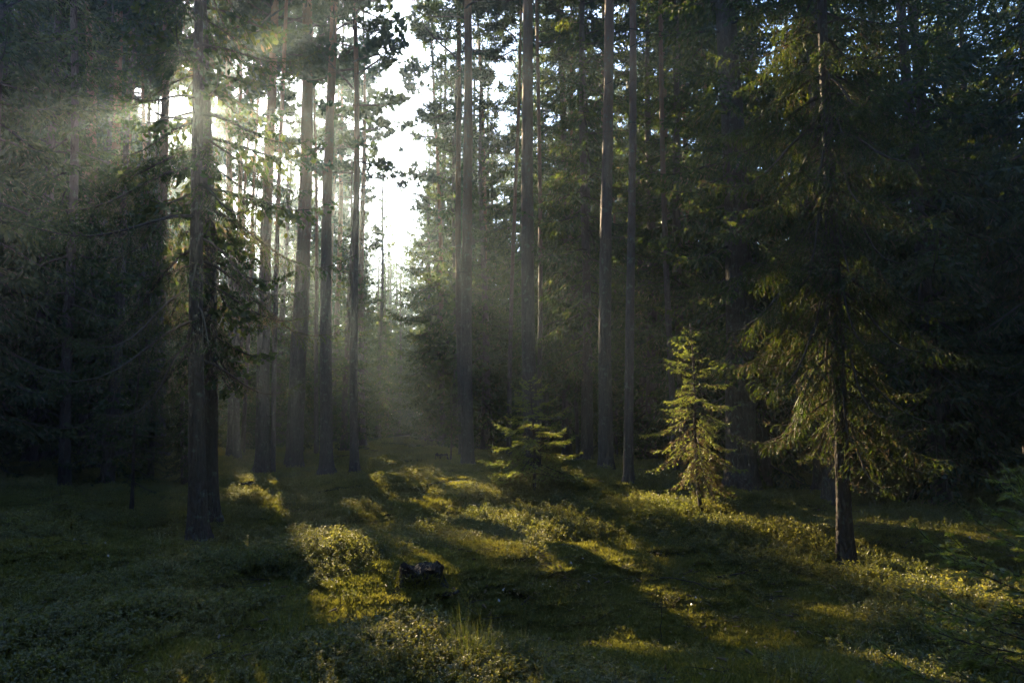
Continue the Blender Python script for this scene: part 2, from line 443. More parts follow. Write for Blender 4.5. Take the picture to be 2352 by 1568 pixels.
def pine_crown(H, hb, Rad, seed, nb=26, w=.02, tuft=.13, K=6, sp2=.17, sp3=.11):
    rg = np.random.default_rng(seed)
    u = (np.arange(nb) + rg.uniform(0, 1, nb)) / nb
    z = hb + (H - .3 - hb) * u
    az = np.arange(nb) * 2.399 + rg.normal(0, .5, nb)
    L = Rad * (np.sin(np.pi * np.minimum(.22 + .7 * u, .93)) ** .8) * rg.uniform(.5, 1.2, nb)
    ax = polyline(np.stack([0 * z, 0 * z, z], 1), az, .05 + .7 * u + rg.normal(0, .25, nb), L, rg.uniform(0, .6, nb), rg.uniform(.1, .9, nb), 8, rg)
    bid = np.arange(nb)
    s2, L2, b2, _ = spawn(ax, L, bid, sp2, .8, lambda t, l: .45 * l * (1.15 - t), -.4, 4, rg, t0=.25, jit=.3, minlen=.12)
    s3, L3, b3, _ = spawn(s2, L2, b2, sp3, .8, lambda t, l: .42 * l * (1.1 - t) + .06, -.6, 2, rg, t0=.2, jit=.35)
    tips = np.concatenate([s3[:, 1], s3[:, 2], s2[:, 3], s2[:, 4]]); base = np.concatenate([s3[:, 0], s3[:, 1], s2[:, 2], s2[:, 3]])
    D = norm(tips - base)
    A = np.repeat(tips, K, 0) + rg.normal(0, .03, (len(tips) * K, 3)); D = np.repeat(D, K, 0)
    d = norm(D * .7 + rg.normal(0, .6, D.shape) + UP * .15) * tuft * rg.uniform(.6, 1.2, (len(D), 1))
    V, F = cards(A, A + d, w, rg, ext=0)
    Va, Fa = tubes(ax, .010 + .014 * L, .005 + 0 * L, 4); Vb, Fb = tubes(s2, .004 + .006 * L2, .003 + 0 * L2, 3)
    V2 = np.concatenate([Va, Vb]); F2 = np.concatenate([Fa, Fb + len(Va)])
    return dict(V=V, F=F, m=np.zeros(len(F), int), V2=V2, F2=F2, m2=np.ones(len(F2), int), mats=[M_PINE, M_WOOD], name='crown')

def dead_branch_mesh(name, z0, z1, n, Lm, seed, droop=.35, carve_mat=None):
    """bare broken twigs on the lower trunk"""
    rg = np.random.default_rng(seed)
    z = rg.uniform(z0, z1, n); az = rg.uniform(0, 6.28, n); L = Lm * rg.uniform(.25, 1.0, n)
    ax = polyline(np.stack([0 * z, 0 * z, z], 1), az, rg.normal(-.1, .25, n), L, droop * rg.uniform(0, 1, n), rg.uniform(-.3, .5, n), 6, rg)
    parts = []
    V, F = tubes(ax, .005 + .007 * L, .002 + 0 * L); parts.append((V, F, 0))
    s2, L2, b2, _ = spawn(ax, L, np.arange(n), .16, .9, lambda t, l: .3 * l * (1.2 - t), .3, 3, rg, t0=.3, jit=.3)
    V, F = tubes(s2, .003 + .003 * L2, .0015 + 0 * L2); parts.append((V, F, 0))
    mg = merge(parts)
    return mesh_from(name, mg[0], mg[1], [M_WOOD], mg[2])

def trunk_mesh(name, H, r0, mat, seed, sides=14, flare=.7, bend=.22, rough=.045):
    rg = np.random.default_rng(seed)
    zz = np.concatenate([np.array([-.35, -.1, 0, .05, .12, .22, .4, .7]), np.linspace(1.1, H, max(int(H * (1.5 if sides > 12 else .8)), 8))])
    rr = r0 * np.clip(1 - np.maximum(zz, 0) / H * .93, .05, 1) ** .72
    rr = rr * (1 + flare * np.exp(-np.maximum(zz, 0) / .22)) + .004
    a1, a2 = rg.uniform(0, 6.28, 2)
    s = np.clip(zz / H, 0, 1)
    cx = bend * np.sin(s * 5 + a1) * s * (1 - s) * 2; cyy = bend * np.sin(s * 4 + a2) * s * (1 - s) * 2
    th = np.linspace(0, 2 * np.pi, sides, endpoint=False)
    lobes = 1 + .30 * np.exp(-np.maximum(zz, 0) / .16)[:, None] * np.cos(5 * th + a1)[None] + rg.normal(0, rough, (len(zz), sides))
    X = cx[:, None] + rr[:, None] * lobes * np.cos(th)[None]; Y = cyy[:, None] + rr[:, None] * lobes * np.sin(th)[None]
    V = np.stack([X, Y, np.repeat(zz[:, None], sides, 1)], -1).reshape(-1, 3)
    i = np.arange(len(V)).reshape(len(zz), sides); j = np.roll(i, -1, 1)
    F = np.stack([i[:-1], j[:-1], j[1:], i[1:]], -1).reshape(-1, 4)
    return mesh_from(name, V, [F], [mat], smooth=True)

# ---------------------------------------------------------------- shared crowns
SP_KW = [dict(H=17, hb=.9, Rad=2.5, seed=11, nb=120, hang=.6, hang3=1.2), dict(H=15, hb=.5, Rad=2.2, seed=12, nb=110, hang=.8, hang3=1.5),
         dict(H=18, hb=2.2, Rad=2.1, seed=13, nb=110, hang=.9, hang3=1.8), dict(H=13, hb=.4, Rad=1.9, seed=14, nb=95, hang=.5, hang3=1.0)]
for k in SP_KW: k.update(sp2=.056, sp3=.066, w=.026)
SP_FAR = [dict(k, nb=int(k['nb'] * .72), sp2=.10, sp3=.13, w=.062, hb=.3) for k in SP_KW]
PI_KW = [dict(H=22, hb=11.5, Rad=2.5, seed=21, nb=34), dict(H=24, hb=12.8, Rad=2.7, seed=22, nb=36), dict(H=20.5, hb=10.2, Rad=2.2, seed=23, nb=32),
         dict(H=19, hb=8.2, Rad=1.9, seed=24, nb=36)]
for k in PI_KW: k.update(w=.024, tuft=.19, K=9, sp2=.14)
CROWN = {}
def crown_of(kind, var, far):
    key = (kind, var, far)
    if key not in CROWN:
        c = pine_crown(**PI_KW[var]) if kind == 'pine' else spruce_crown(**(SP_FAR if far else SP_KW)[var])
        CROWN[key] = (c, crown_mesh(c))
    return CROWN[key]
DEADS = [dead_branch_mesh('dead_branches', 4, 12.5, 26, 1.1, 31), dead_branch_mesh('dead_branches', 2.5, 12, 34, .9, 32), dead_branch_mesh('dead_branches', 1.2, 9, 40, 1.3, 33)]

def near_gaps(x, y, H, hb, Rad):
    hs = S[:2] / np.linalg.norm(S[:2]); out = []
    for q, r, k in TUBES + [(q, r, 0) for q, r, f in SOFT]:
        d = np.array([x - q[0], y - q[1]]); t = d @ hs
        if t < -Rad: continue
        if q[2] + (t - Rad) * math.tan(SUN_EL) > H or q[2] + (t + Rad) * math.tan(SUN_EL) < hb * .6: continue
        if abs(d[0] * hs[1] - d[1] * hs[0]) < Rad * 1.2 + r: out.append((q, r, k))
    return out

COUNT = dict(carved=0, removed=0)
def tree(kind, loc, label, group=None, var=0, scale=1.0, r0=.16, lean=(0, 0), rotz=0, dead=None, seed=0, sides=14):
    """kind 'pine' or 'spruce': an Empty at the foot, with trunk, crown and dead branches"""
    far = loc[1] > 30 and kind == 'spruce'
    kw = (PI_KW if kind == 'pine' else SP_FAR if far else SP_KW)[var]
    e = bpy.data.objects.new(kind + '_tree', None); C.objects.link(e); e.empty_display_size = .3
    e.location = loc; e.rotation_euler = (lean[1], lean[0], 0)
    tag(e, label, 'tree', group)
    Hh = kw['H'] * scale
    put('trunk', trunk_mesh('trunk', Hh, r0, M_BARKP if kind == 'pine' else M_BARKS, seed + 100, sides), e)
    M = np.array(Matrix.LocRotScale(Vector(loc), Euler((lean[1], lean[0], 0)), None) @ Matrix.LocRotScale(None, Euler((0, 0, rotz)), Vector((scale,) * 3)))
    c, me = crown_of(kind, var, far)
    tb = near_gaps(loc[0], loc[1], Hh, kw['hb'] * scale, kw['Rad'] * scale)
    if tb or (loc[0] < -2 and abs(loc[0] / loc[1] + .43) < .22):
        cut = carve(c['V'][::4] @ M[:3, :3].T + M[:3, 3], tb)
        if cut.mean() > .0024:
            COUNT['carved'] += 1; me = crown_mesh(c, ~cut, .32 if kind == "pine" else .6 if far else .34 if loc[1] > 22 else .45)
    cr = put('crown', me, e, (0, 0, 0), (0, 0, rotz)); cr.scale = (scale,) * 3
    if dead is not None:
        d = put('dead_branches', DEADS[dead], e, (0, 0, 0), (0, 0, rotz * 1.7)); d['kind'] = 'stuff'
    return e

PLACED = []
def named(kind, px, py, w, px_top, label, py_top=0, var=0, dead=None, scale=1.0, seed=0, depth=None, group=None, rotz=None):
    """a tree from its foot (px, py), trunk width w in the photo and where the trunk leaves the picture"""
    if depth is None: b = ground(px, py)
    else:
        b = at_depth(px, py, depth); b.z = float(terrain(b.x, b.y))
    t = at_depth(px_top, py_top, b.y)
    dx = (t.x - b.x) / max(t.z - b.z, .1)
    r0 = w / FPX * b.y / 2 * 1.12
    PLACED.append((b.x, b.y))
    return tree(kind, tuple(b), label, group, var, scale, r0, (math.atan(dx), 0), seed * 1.3 if rotz is None else rotz, dead, seed, sides=18 if b.y < 20 else 12)

# left of the path
named('spruce', 483, 1192, 28, 470, 'grey trunk half hidden just right of and behind the thick dark front trunk', var=2, seed=2, scale=.95)
named('pine', 531, 1060, 18, 533, 'bare dark trunk standing third behind the big front left trunk', var=0, dead=0, seed=3, depth=22)
named('pine', 545, 1062, 13, 545, 'thin straight trunk in the shade between two thicker left trunks', var=2, dead=1, seed=4)
named('pine', 603, 1088, 27, 624, 'hazy brown pine whose foot stands behind the sunlit mossy mound', var=0, dead=2, seed=5)
named('pine', 675, 1085, 34, 703, 'thickest grey pine left of the path, its trunk leaning slightly right', var=1, dead=0, seed=6)
named('pine', 750, 1092, 25, 763, 'slim pale grey pine next right of the thickest pine', var=0, dead=1, seed=7)
named('pine', 815, 1090, 17, 810, 'slender pine at the left edge of the path, nearest to it', var=3, dead=0, seed=8)
named('pine', 832, 1045, 15, 834, 'slender reddish pine just behind the one at the path edge', var=3, dead=2, seed=9)
named('pine', 727, 1060, 9, 718, 'thin reddish pole of a pine between the two thick grey pines', var=2, dead=1, seed=10)
named('spruce', 872, 1002, 9, 868, 'very thin far trunk with a narrow hazy crown beside the path end', var=3, seed=12, scale=.95)
named('spruce', 888, 1003, 8, 884, 'rightmost thin far trunk on the left side of the path end', var=1, seed=13, scale=.7)
named('pine', 365, 1075, 22, 376, 'dark pine trunk in front of the brightest glow of the sun', var=1, dead=2, seed=14, depth=20)
named('pine', 275, 1080, 20, 268, 'dark bare pine left of the sun glow, second from the left', var=0, dead=1, seed=15, depth=19)
named('pine', 215, 1080, 20, 204, 'dark bare pine at the upper left with bright sky to its left', var=2, dead=0, seed=16, depth=17)
named('pine', 330, 1070, 12, 325, 'thin dark pole left of the pine in front of the sun', var=2, dead=1, seed=17, depth=24)
named('spruce', 150, 1120, 20, 155, 'leftmost shaded spruce trunk with sky glinting beside it', var=2, seed=18, depth=14)
# right of the path
named('pine', 1020, 1005, 12, 990, 'slender reddish pine standing first on the right of the sky gap', var=3, dead=2, seed=20, depth=27)
named('pine', 1064, 1050, 15, 1048, 'thin pine pressed against the left side of a thicker grey pine', var=0, dead=0, seed=21, depth=22)
named('pine', 1075, 1088, 25, 1066, 'straight grey pine just right of the path with a sunlit left edge', var=1, dead=1, seed=22, depth=18.6)
named('pine', 1128, 1010, 14, 1094, 'slim pine leaning left between the two thicker pines of the middle', var=3, dead=0, seed=23, depth=25)
named('pine', 1222, 1085, 30, 1203, 'tall pine with a golden rim of sun behind the small pale spruce', var=1, dead=2, seed=24, depth=16.2)
named('pine', 1393, 1130, 27, 1386, 'straight grey pine right of centre with rough bark down to the moss', var=0, dead=1, seed=25, depth=13.9)
named('pine', 1443, 1120, 18, 1444, 'thinner trunk just right of the straight grey pine', var=1, dead=0, seed=26)
named('spruce', 1494, 1075, 24, 1490, 'shaded trunk behind the gap between grey pine and bright young spruce', var=1, seed=27)
named('pine', 1300, 1030, 11, 1289, 'thin far pole seen against bright sky right of the golden rimmed pine', var=2, dead=2, seed=28, depth=26)
named('pine', 1600, 1040, 14, 1545, 'leftmost of three leaning poles above the bright young spruce', var=0, dead=1, seed=29, depth=24)
named('pine', 1625, 1040, 14, 1560, 'middle one of three leaning poles above the bright young spruce', var=2, dead=0, seed=30, depth=22)
named('pine', 1680, 1050, 14, 1600, 'rightmost of three leaning poles above the bright young spruce', var=1, dead=1, seed=31, depth=23)
named('spruce', 1702, 1140, 60, 1668, 'massive dark trunk with furrowed bark behind the bright young spruce', var=2, seed=32, scale=1.15)
named('spruce', 1345, 1085, 18, 1335, 'spruce with hanging beards of twigs right of the golden rimmed pine', var=2, seed=33, depth=19)

# spruces added left of the path to keep the low sun off haze and clearing but for the narrow streaks
SHADE_SPRUCES = (('darkest of the added spruces between the two thick grey pines', 24.5, 4.7, 1, 10.6), ('added spruce with its tip in the glow right of the slim grey pine', 25.5, 6.38, 3, 11.2), ('narrow added spruce behind the thickest grey pine', 28, 4.6, 2, 12.5),
       ('broad hazy added spruce behind the slim pale grey pine', 29, 5.57, 1, 12.8), ('tallest hazy added spruce between the grey pines', 33, 5.57, 0, 14.8), ('pale added spruce deep behind the slim pale grey pine', 34, 6.38, 2, 14.2),
       ('palest added spruce far behind the thickest grey pine', 38, 4.75, 0, 15.8), ('misty added spruce in the glow left of the path pines', 39, 5.57, 2, 16.2), ('slim misty added spruce below the sky gap edge', 31, 3.4, 3, 12.5), ('small misty added spruce under the sun glow', 27, 2.9, 1, 10.5),
       ('bushy added spruce right below the two brightest sun spots', 25, 1.05, 1, 10.4), ('taller hazy added spruce close behind the bushy one below the sun', 33, 1.15, 2, 13.2), ('narrow dark added spruce touching the left side of the sun spots', 21, -.55, 3, 12.6),
       ('slim added spruce behind the narrow one at the sun spots', 26, -.35, 2, 15), ('low dark added spruce in front of the trees left of the sun', 14.5, -.75, 3, 10.2),
       ('dark added spruce directly left of the brightest glow', 18, -1.5, 2, 12.6), ('slim dark added spruce behind the left side of the glow', 23, -1.25, 3, 14.5), ('tall dark added spruce two steps left of the glow', 19.5, -2.6, 1, 14),
       ('tallest dark added spruce behind the left glow', 28, -1.7, 0, 17.5), ('dark added spruce on the far left of the glow', 16, -3.6, 3, 13))
bx = (1014 - 1176) / FPX * 30; PLACED.append((bx, 30))
tree('spruce', (bx, 30, float(terrain(bx, 30))), 'tall broad spruce whose ragged edge closes the sky gap on its right', None, 0, 20 / 17, .17, (0, 0), 2.0, None, 77, sides=12)
bx = (870 - 1176) / FPX * 42; PLACED.append((bx, 42))
tree('spruce', (bx, 42, float(terrain(bx, 42))), 'pointed pale spruce standing under the sky gap at its left', None, 1, 16.9 / 15, .15, (0, 0), 1.0, None, 78, sides=10)
for lab, Y, w, v, H in SHADE_SPRUCES + (('high added spruce top in the beam left of the sun spots', 31, -.75, 2, 19.5), ('highest far added spruce left behind the sun spots', 37, -1.3, 0, 22)):  # two more added to shade the haze beside the sun
    x = (w - Y * math.sin(SUN_AZ)) / math.cos(SUN_AZ); PLACED.append((x, Y))
    tree('spruce', (x, Y, float(terrain(x, Y))), lab, None, v, H / SP_KW[v]['H'], .09 + .003 * H, (0, 0), w * 5, None, int(Y * 7), sides=10)

for lab, Y, w, v in (('full crowned added pine leaning over the left side of the sky gap', 32, 7.5, 1),  # pines added to keep the sun off the large spruce's crown
                     ('tall added pine with a broad crown between the gap and the slim grey pine', 40, 5.57, 1), ('added pine crown closest to the sky gap on its left', 34.5, 7.9, 0)):
    x = (w - Y * math.sin(SUN_AZ)) / math.cos(SUN_AZ); PLACED.append((x, Y))
    tree('pine', (x, Y, float(terrain(x, Y))), lab, None, v, .95, .15, (0, 0), w * 3, 1, int(Y * 5), sides=10)

# ---------------------------------------------------------------- filling spruces and pines (the forest walls)
def too_close(x, y, d):
    return any((x - a) ** 2 + (y - b) ** 2 < d * d for a, b in PLACED)

ORD = ('leftmost second third fourth fifth sixth seventh eighth ninth tenth eleventh twelfth thirteenth fourteenth fifteenth sixteenth seventeenth '
       'eighteenth nineteenth twentieth twenty-first twenty-second twenty-third twenty-fourth twenty-fifth twenty-sixth twenty-seventh twenty-eighth twenty-ninth rightmost').split()
def fill(n, region, kind, group, labels, vars_, scale, mind, seed, rr=(.10, .17), dead=False, skyline=None, mass=None):
    rg = np.random.default_rng(seed); done = 0; tries = 0; made = []
    while done < n and tries < 4000:
        tries += 1
        px = rg.uniform(*region[0]); Y = rg.uniform(*region[1])
        x = (px - 1176) / FPX * Y
        sc = rg.uniform(*scale); v = int(rg.choice(vars_))
        if skyline: sc = (1.6 + (945 - rg.uniform(*skyline)) / FPX * Y) / (PI_KW if kind == 'pine' else SP_KW)[v]['H']
        H = (PI_KW if kind == 'pine' else SP_KW)[v]['H'] * sc
        if too_close(x, Y, mind) or trunk_blocks(x, Y, H): continue
        # keep the ride of the path and the sky above it open
        ext = (PI_KW if kind == 'pine' else SP_KW)[v]['Rad'] * sc * FPX / Y * (.55 if kind == 'spruce' else .8)
        top = 946 - (H - 1.6) / Y * FPX
        if top < 540 and px + ext > 862 and px - ext < 922: continue
        if abs(px - 905) < 45 and Y < 48: continue
        PLACED.append((x, Y))
        if mass is not None:
            mass.append((x, Y, sc)); done += 1; continue
        o = tree(kind, (x, Y, float(terrain(x, Y))), labels, group, v, sc, rg.uniform(*rr) * sc, (rg.normal(0, .012), rg.normal(0, .012)),
             rg.uniform(0, 6.28), int(rg.integers(0, 3)) if dead else None, int(rg.integers(0, 9999)), sides=10)
        made.append((px, o)); done += 1
    if n > 30: return
    made.sort(key=lambda t: t[0])
    for i, (q, o) in enumerate(made):
        word = ORD[i] if i < len(made) - 1 else 'rightmost'
        o['label'] = labels + (', the %s of them' % word if word in ('leftmost', 'rightmost') else ', %s from the left' % word)

fill(26, ((955, 1230), (22, 44)), 'spruce', 'hazy spruces right of the sky gap', 'hazy dense spruce in the wall right of the path', (0, 1, 2), (.9, 1.2), 1.3, 41)
fill(26, ((540, 850), (24, 46)), 'spruce', 'hazy spruces left of the sky gap', 'hazy spruce between the pine trunks left of the path', (1, 3, 2, 0), (.6, .9), 1.4, 42, skyline=(330, 620))
fill(24, ((300, 860), (46, 62)), 'spruce', 'misty spruces below the sun', 'misty spruce far behind the pine trunks left of the path', (1, 3, 2, 0), (.6, .9), 1.4, 57, skyline=(330, 520))
fill(22, ((1210, 1660), (17, 38)), 'spruce', 'bearded spruces right of the middle', 'dark bearded spruce between the trunks right of the middle', (1, 2, 0), (.85, 1.15), 1.7, 43)
fill(12, ((40, 335), (31, 50)), 'spruce', 'tallest added spruces left of the sun', 'very tall dark added spruce in the row left of the sun', (0, 2), (1.3, 1.5), 1.6, 63)  # added to block the sun from the haze at upper left
fill(11, ((235, 880), (17, 27)), 'pine', 'slender pines left of the path', 'slender bare pine pole between the thicker left trunks', (0, 1), (1.0, 1.1), 1.1, 71, rr=(.05, .08), dead=True)
fill(9, ((960, 1660), (16, 26)), 'pine', 'slender pines right of the path', 'slender bare pine pole between the thicker right trunks', (0, 1), (1.0, 1.1), 1.1, 72, rr=(.05, .08), dead=True)
fill(24, ((1650, 2700), (32, 52)), 'spruce', 'tallest spruces deep on the right', 'very tall black spruce deep in the right wood', (0, 1, 2), (1.25, 1.5), 1.6, 73)
fill(22, ((-300, 130), (15, 36)), 'spruce', 'tall dark spruces on the left', 'tall dark spruce in the wall left of the sun glow', (0, 1, 2), (.95, 1.25), 1.6, 54)
fill(26, ((1650, 2650), (26, 42)), 'spruce', 'spruces deep in the right wood', 'spruce deep in the dark wood behind the large right spruce', (0, 1, 3), (.8, 1.1), 1.6, 55)
fill(26, ((150, 560), (15, 42)), 'spruce', 'shaded spruces on the left', 'shaded spruce in the thicket below the sun glow', (1, 3, 2, 0), (.65, .95), 1.4, 44, skyline=(400, 620))
fill(30, ((1700, 2600), (11, 30)), 'spruce', 'black spruces on the right', 'almost black spruce in the thicket behind the large right spruce', (0, 1, 2), (.95, 1.25), 1.5, 45)
fill(22, ((-350, 130), (12.5, 28)), 'spruce', 'black spruces at the left edge', 'almost black spruce filling the left edge of the wood', (0, 1), (.95, 1.2), 1.5, 46)
fill(29, ((150, 880), (24, 52)), 'pine', 'far pines left of the path', 'far bare pine against the bright sky left of the path', (0, 1, 2, 3), (.85, 1.1), 1.6, 47, dead=True)
fill(26, ((120, 520), (24, 58)), 'pine', 'dark pines above the sun glow', 'tall pine with dense crown above the sun glow', (0, 1), (1.08, 1.25), 1.3, 59)
fill(14, ((-200, 240), (18, 42)), 'pine', 'dark pines at the upper left', 'tall dark pine in the upper left corner wood', (0, 1), (1.05, 1.22), 1.3, 60)
fill(20, ((560, 830), (29, 47)), 'pine', 'low crowned pines left of the path', 'pine with low dark crown between taller trunks left of the path', (3, 2, 3), (.9, 1.1), 1.3, 58, dead=True)
fill(29, ((930, 1700), (24, 50)), 'pine', 'far pines right of the path', 'far bare pine against the sky right of the path', (0, 1, 2, 3), (.85, 1.1), 1.6, 48, dead=True)
MASS = []
fill(130, ((-200, 2500), (42, 66)), 'spruce', None, None, (0, 1, 2, 3), (.8, 1.1), 1.5, 49, mass=MASS)
fill(14, ((850, 965), (49, 66)), 'spruce', 'low spruces at the end of the path', 'small misty spruce closing the far end of the path', (3, 1, 2), (.7, 1.0), 1.3, 50, skyline=(553, 660))
print('carved', COUNT)

# ---------------------------------------------------------------- the spruces one sees branch by branch
def hero_spruce(base, label, H, r0, hb, Rad, seed, nb, dens=140, ln=.022, nw=.0045, mats=None, deadfrac=.1, lean=(0, 0), trunk_flare=.9, branches=None, do_carve=True, stem_mat=None, wood_r=1.0, px_top=None, px_at=None, cw=.36, **kw):
    e = bpy.data.objects.new('spruce_tree', None); C.objects.link(e); e.location = base; e.rotation_euler = (lean[1], lean[0], 0)
    tag(e, label, 'tree')
    if px_at is not None:
        q = at_depth(*px_at, base.y); lean = (math.atan((q.x - base.x) / (q.z - base.z)), 0); e.rotation_euler = (0, lean[0], 0)
    if px_top is not None:
        q = at_depth(px_top, 0, base.y); lean = (math.atan((q.x - base.x) / (q.z - base.z)), 0); e.rotation_euler = (0, lean[0], 0)
    put('trunk', trunk_mesh('trunk', H, r0, stem_mat or M_BARKS, seed, 20, trunk_flare, bend=.05), e)
    rg, ax, L, bid, (s2, L2, b2, t2), (s3, L3, b3, t3), u = spruce_skeleton(H, hb, Rad, seed, nb, **kw)
    lev = [to_segs(ax, bid, 3), to_segs(s2, b2), to_segs(s3, b3)]
    A = np.concatenate([l[0] for l in lev]); B = np.concatenate([l[1] for l in lev]); bb = np.concatenate([l[2] for l in lev])
    lv = np.concatenate([np.full(len(l[0]), k) for k, l in enumerate(lev)])
    rr = np.hypot(A[:, 0], A[:, 1]) / (L[bb] + .01)
    pd = deadfrac * (2.2 * (1 - u[bb])) * np.where(rr < .6, 1.8, .45)
    dead = rg.uniform(size=len(A)) < pd
    if do_carve:
        M = np.array(Euler(e.rotation_euler).to_matrix()); keep = ~(carve(A @ M.T + np.array(base)) & (rg.uniform(size=len(A)) < float(do_carve))); A, B, bb, dead = A[keep], B[keep], bb[keep], dead[keep]
    for i in range(nb):
        s = bb == i; parts = []
        g = s & ~dead
        if g.any():
            V, F, _ = needles(A[g], B[g], dens, ln, nw, rg); parts.append((V, F, 0))
            V, F = cards(A[g], B[g], ln * cw, rg); parts.append((V, F, 0))
        g = s & dead
        if g.any():
            V, F, _ = needles(A[g], B[g], dens * .5, ln * 1.3, nw * .8, rg); parts.append((V, F, 1))
        V, F = tubes(ax[i:i + 1], (.004 + .009 * L[i:i + 1]) * wood_r, .0025 + 0 * L[i:i + 1], 4); parts.append((V, F, 2))
        q = s2[b2 == i]
        if len(q):
            l2 = L2[b2 == i]; V, F = tubes(q, .002 + .003 * l2, .0012 + 0 * l2, 3); parts.append((V, F, 2))
        mg = merge([p for p in parts if len(p[1])])
        put('branch', mesh_from('branch', mg[0], mg[1], mats or [M_SPR, M_DEAD, M_WOOD], mg[2]), e)
    return e

PLACED.append((BASE_Z.x, BASE_Z.y)); PLACED.append((BASE_S2.x, BASE_S2.y))
# large spruce on the right, its trunk bare below
hero_spruce(BASE_Z, 'large dark spruce on the right with drooping bearded branches above a bare sunlit trunk', 12.5, .072, 1.55, 1.95, 61, 180, dens=90, ln=.030, nw=.0075, cw=.22,
            deadfrac=.11, px_top=1893, droop=.85, hang=1.2, hang3=2.2, sp2=.042, sp3=.055, side=.38, low_pitch=-.38, top_pitch=.5)
# front left trunk with long reaching branches
BASE_A = ground(455, 1250)
hero_spruce(BASE_A, 'thick dark front trunk on the left whose long drooping branches cross the sun glow', 11, .105, 2.3, 2.5, 62, 66, dens=75, ln=.034, nw=.009, cw=.22,
            deadfrac=.22, px_top=452, droop=.75, hang=1.2, hang3=2.2, sp2=.05, sp3=.06, side=.34, low_pitch=-.30, top_pitch=.35)
# young spruces
H2 = at_depth(1585, 742, BASE_S2.y).z - BASE_S2.z; H1 = at_depth(1218, 850, BASE_S1.y).z - BASE_S1.z
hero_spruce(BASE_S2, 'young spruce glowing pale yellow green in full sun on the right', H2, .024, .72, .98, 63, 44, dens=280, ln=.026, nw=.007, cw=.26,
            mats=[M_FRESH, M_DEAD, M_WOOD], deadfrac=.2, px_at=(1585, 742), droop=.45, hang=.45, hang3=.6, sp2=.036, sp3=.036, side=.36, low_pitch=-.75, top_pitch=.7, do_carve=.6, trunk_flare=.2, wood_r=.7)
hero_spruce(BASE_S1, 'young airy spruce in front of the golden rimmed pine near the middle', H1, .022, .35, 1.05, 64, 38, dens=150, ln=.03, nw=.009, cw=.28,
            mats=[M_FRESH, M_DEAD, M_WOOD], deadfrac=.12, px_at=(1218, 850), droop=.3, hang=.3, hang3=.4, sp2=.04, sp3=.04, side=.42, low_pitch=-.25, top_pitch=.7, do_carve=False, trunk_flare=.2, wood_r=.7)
b = ground(1035, 1077)
hero_spruce(b, 'thin small spruce on a bare stem just left of the straight grey pine', 2.4, .022, .9, .6, 65, 34, dens=130, ln=.034, nw=.012,
            droop=.3, hang=.4, hang3=.4, sp2=.05, sp3=.05, low_pitch=-.2, do_carve=False, trunk_flare=.2)
p = at_depth(2480, 1500, 3.3)
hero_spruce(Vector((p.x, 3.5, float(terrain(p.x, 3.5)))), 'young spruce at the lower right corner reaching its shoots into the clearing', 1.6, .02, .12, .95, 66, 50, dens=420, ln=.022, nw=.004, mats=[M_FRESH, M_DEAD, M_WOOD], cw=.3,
            droop=.2, hang=.25, hang3=.3, sp2=.045, sp3=.04, side=.45, low_pitch=.0, top_pitch=.8, do_carve=False, trunk_flare=.2, wood_r=.4)
p = ground(300, 1190)
hero_spruce(p, 'thin shaded sapling on the left in front of the dark trunks', 2.6, .02, .5, .7, 67, 30, dens=70, ln=.03, nw=.01, droop=.4, hang=.6, hang3=.8, sp2=.06, sp3=.06, do_carve=False)

# ---------------------------------------------------------------- stumps, saplings, sticks
def stump(px, py, r, h, label, seed):
    b = ground(px, py); rg = np.random.default_rng(seed)
    e = bpy.data.objects.new('tree_stump', None); C.objects.link(e); e.location = b; tag(e, label, 'stump')
    n = 44; th = np.linspace(0, 2 * np.pi, n, endpoint=False)
    zs = np.array([-.15, 0, .03, .08, .15, .24, .34, .5, .7, .88, 1.0])
    lob = 1 + .14 * np.cos(3 * th + 1) + .10 * np.cos(5 * th + seed) + .05 * np.cos(11 * th) + rg.normal(0, .045, n)
    rows = []
    rim = 1 + .12 * np.sin(2 * th + seed) + .06 * np.sin(5 * th) + rg.normal(0, .03, n)
    for z in zs:
        rad = r * (1 + .5 * math.exp(-max(z, 0) / .16)) * (lob ** (1.4 - z)) * (1 + rg.normal(0, .05, n))
        rows.append(np.stack([rad * np.cos(th), rad * np.sin(th), z * h * (1 + (rim - 1) * max(z, 0) ** 2)], 1))
    V = np.concatenate(rows); i = np.arange(len(V)).reshape(len(zs), n); j = np.roll(i, -1, 1)
    F = np.stack([i[:-1], j[:-1], j[1:], i[1:]], -1).reshape(-1, 4)
    put('stump_bark', mesh_from('stump_bark', V, [F], [M_ROT], smooth=True), e)
    # rotten broken top, sunk in the middle
    rows = [rows[-1] * [.96, .96, 1]]
    for k, q in enumerate((.75, .5, .25, .02)):
        rr = rows[0].copy(); rr[:, :2] *= q; rr[:, 2] = h * (.86 - .12 * (k + 1) * .5) + rg.normal(0, .012, n); rows.append(rr)
    V = np.concatenate(rows); i = np.arange(len(V)).reshape(5, n); j = np.roll(i, -1, 1)
    F = np.stack([i[:-1], j[:-1], j[1:], i[1:]], -1).reshape(-1, 4)
    put('broken_top', mesh_from('broken_top', V, [F], [M_ROT], smooth=False), e)
    # moss tufts creeping up
    m = 3800; a = rg.uniform(0, 6.28, m); z = rg.beta(1, 2.2, m) * h * .8
    P = np.stack([np.cos(a) * r * (1 + .5 * np.exp(-z / h / .16)), np.sin(a) * r * (1 + .5 * np.exp(-z / h / .16)), z], 1)
    D = norm(np.stack([np.cos(a), np.sin(a), .9 + 0 * a], 1) + rg.normal(0, .3, (m, 3))) * .035
    V, F = cards(P, P + D, .006, rg, 0)
    o = put('moss', mesh_from('moss', V, [F], [M_MOSS]), e); o['kind'] = 'stuff'
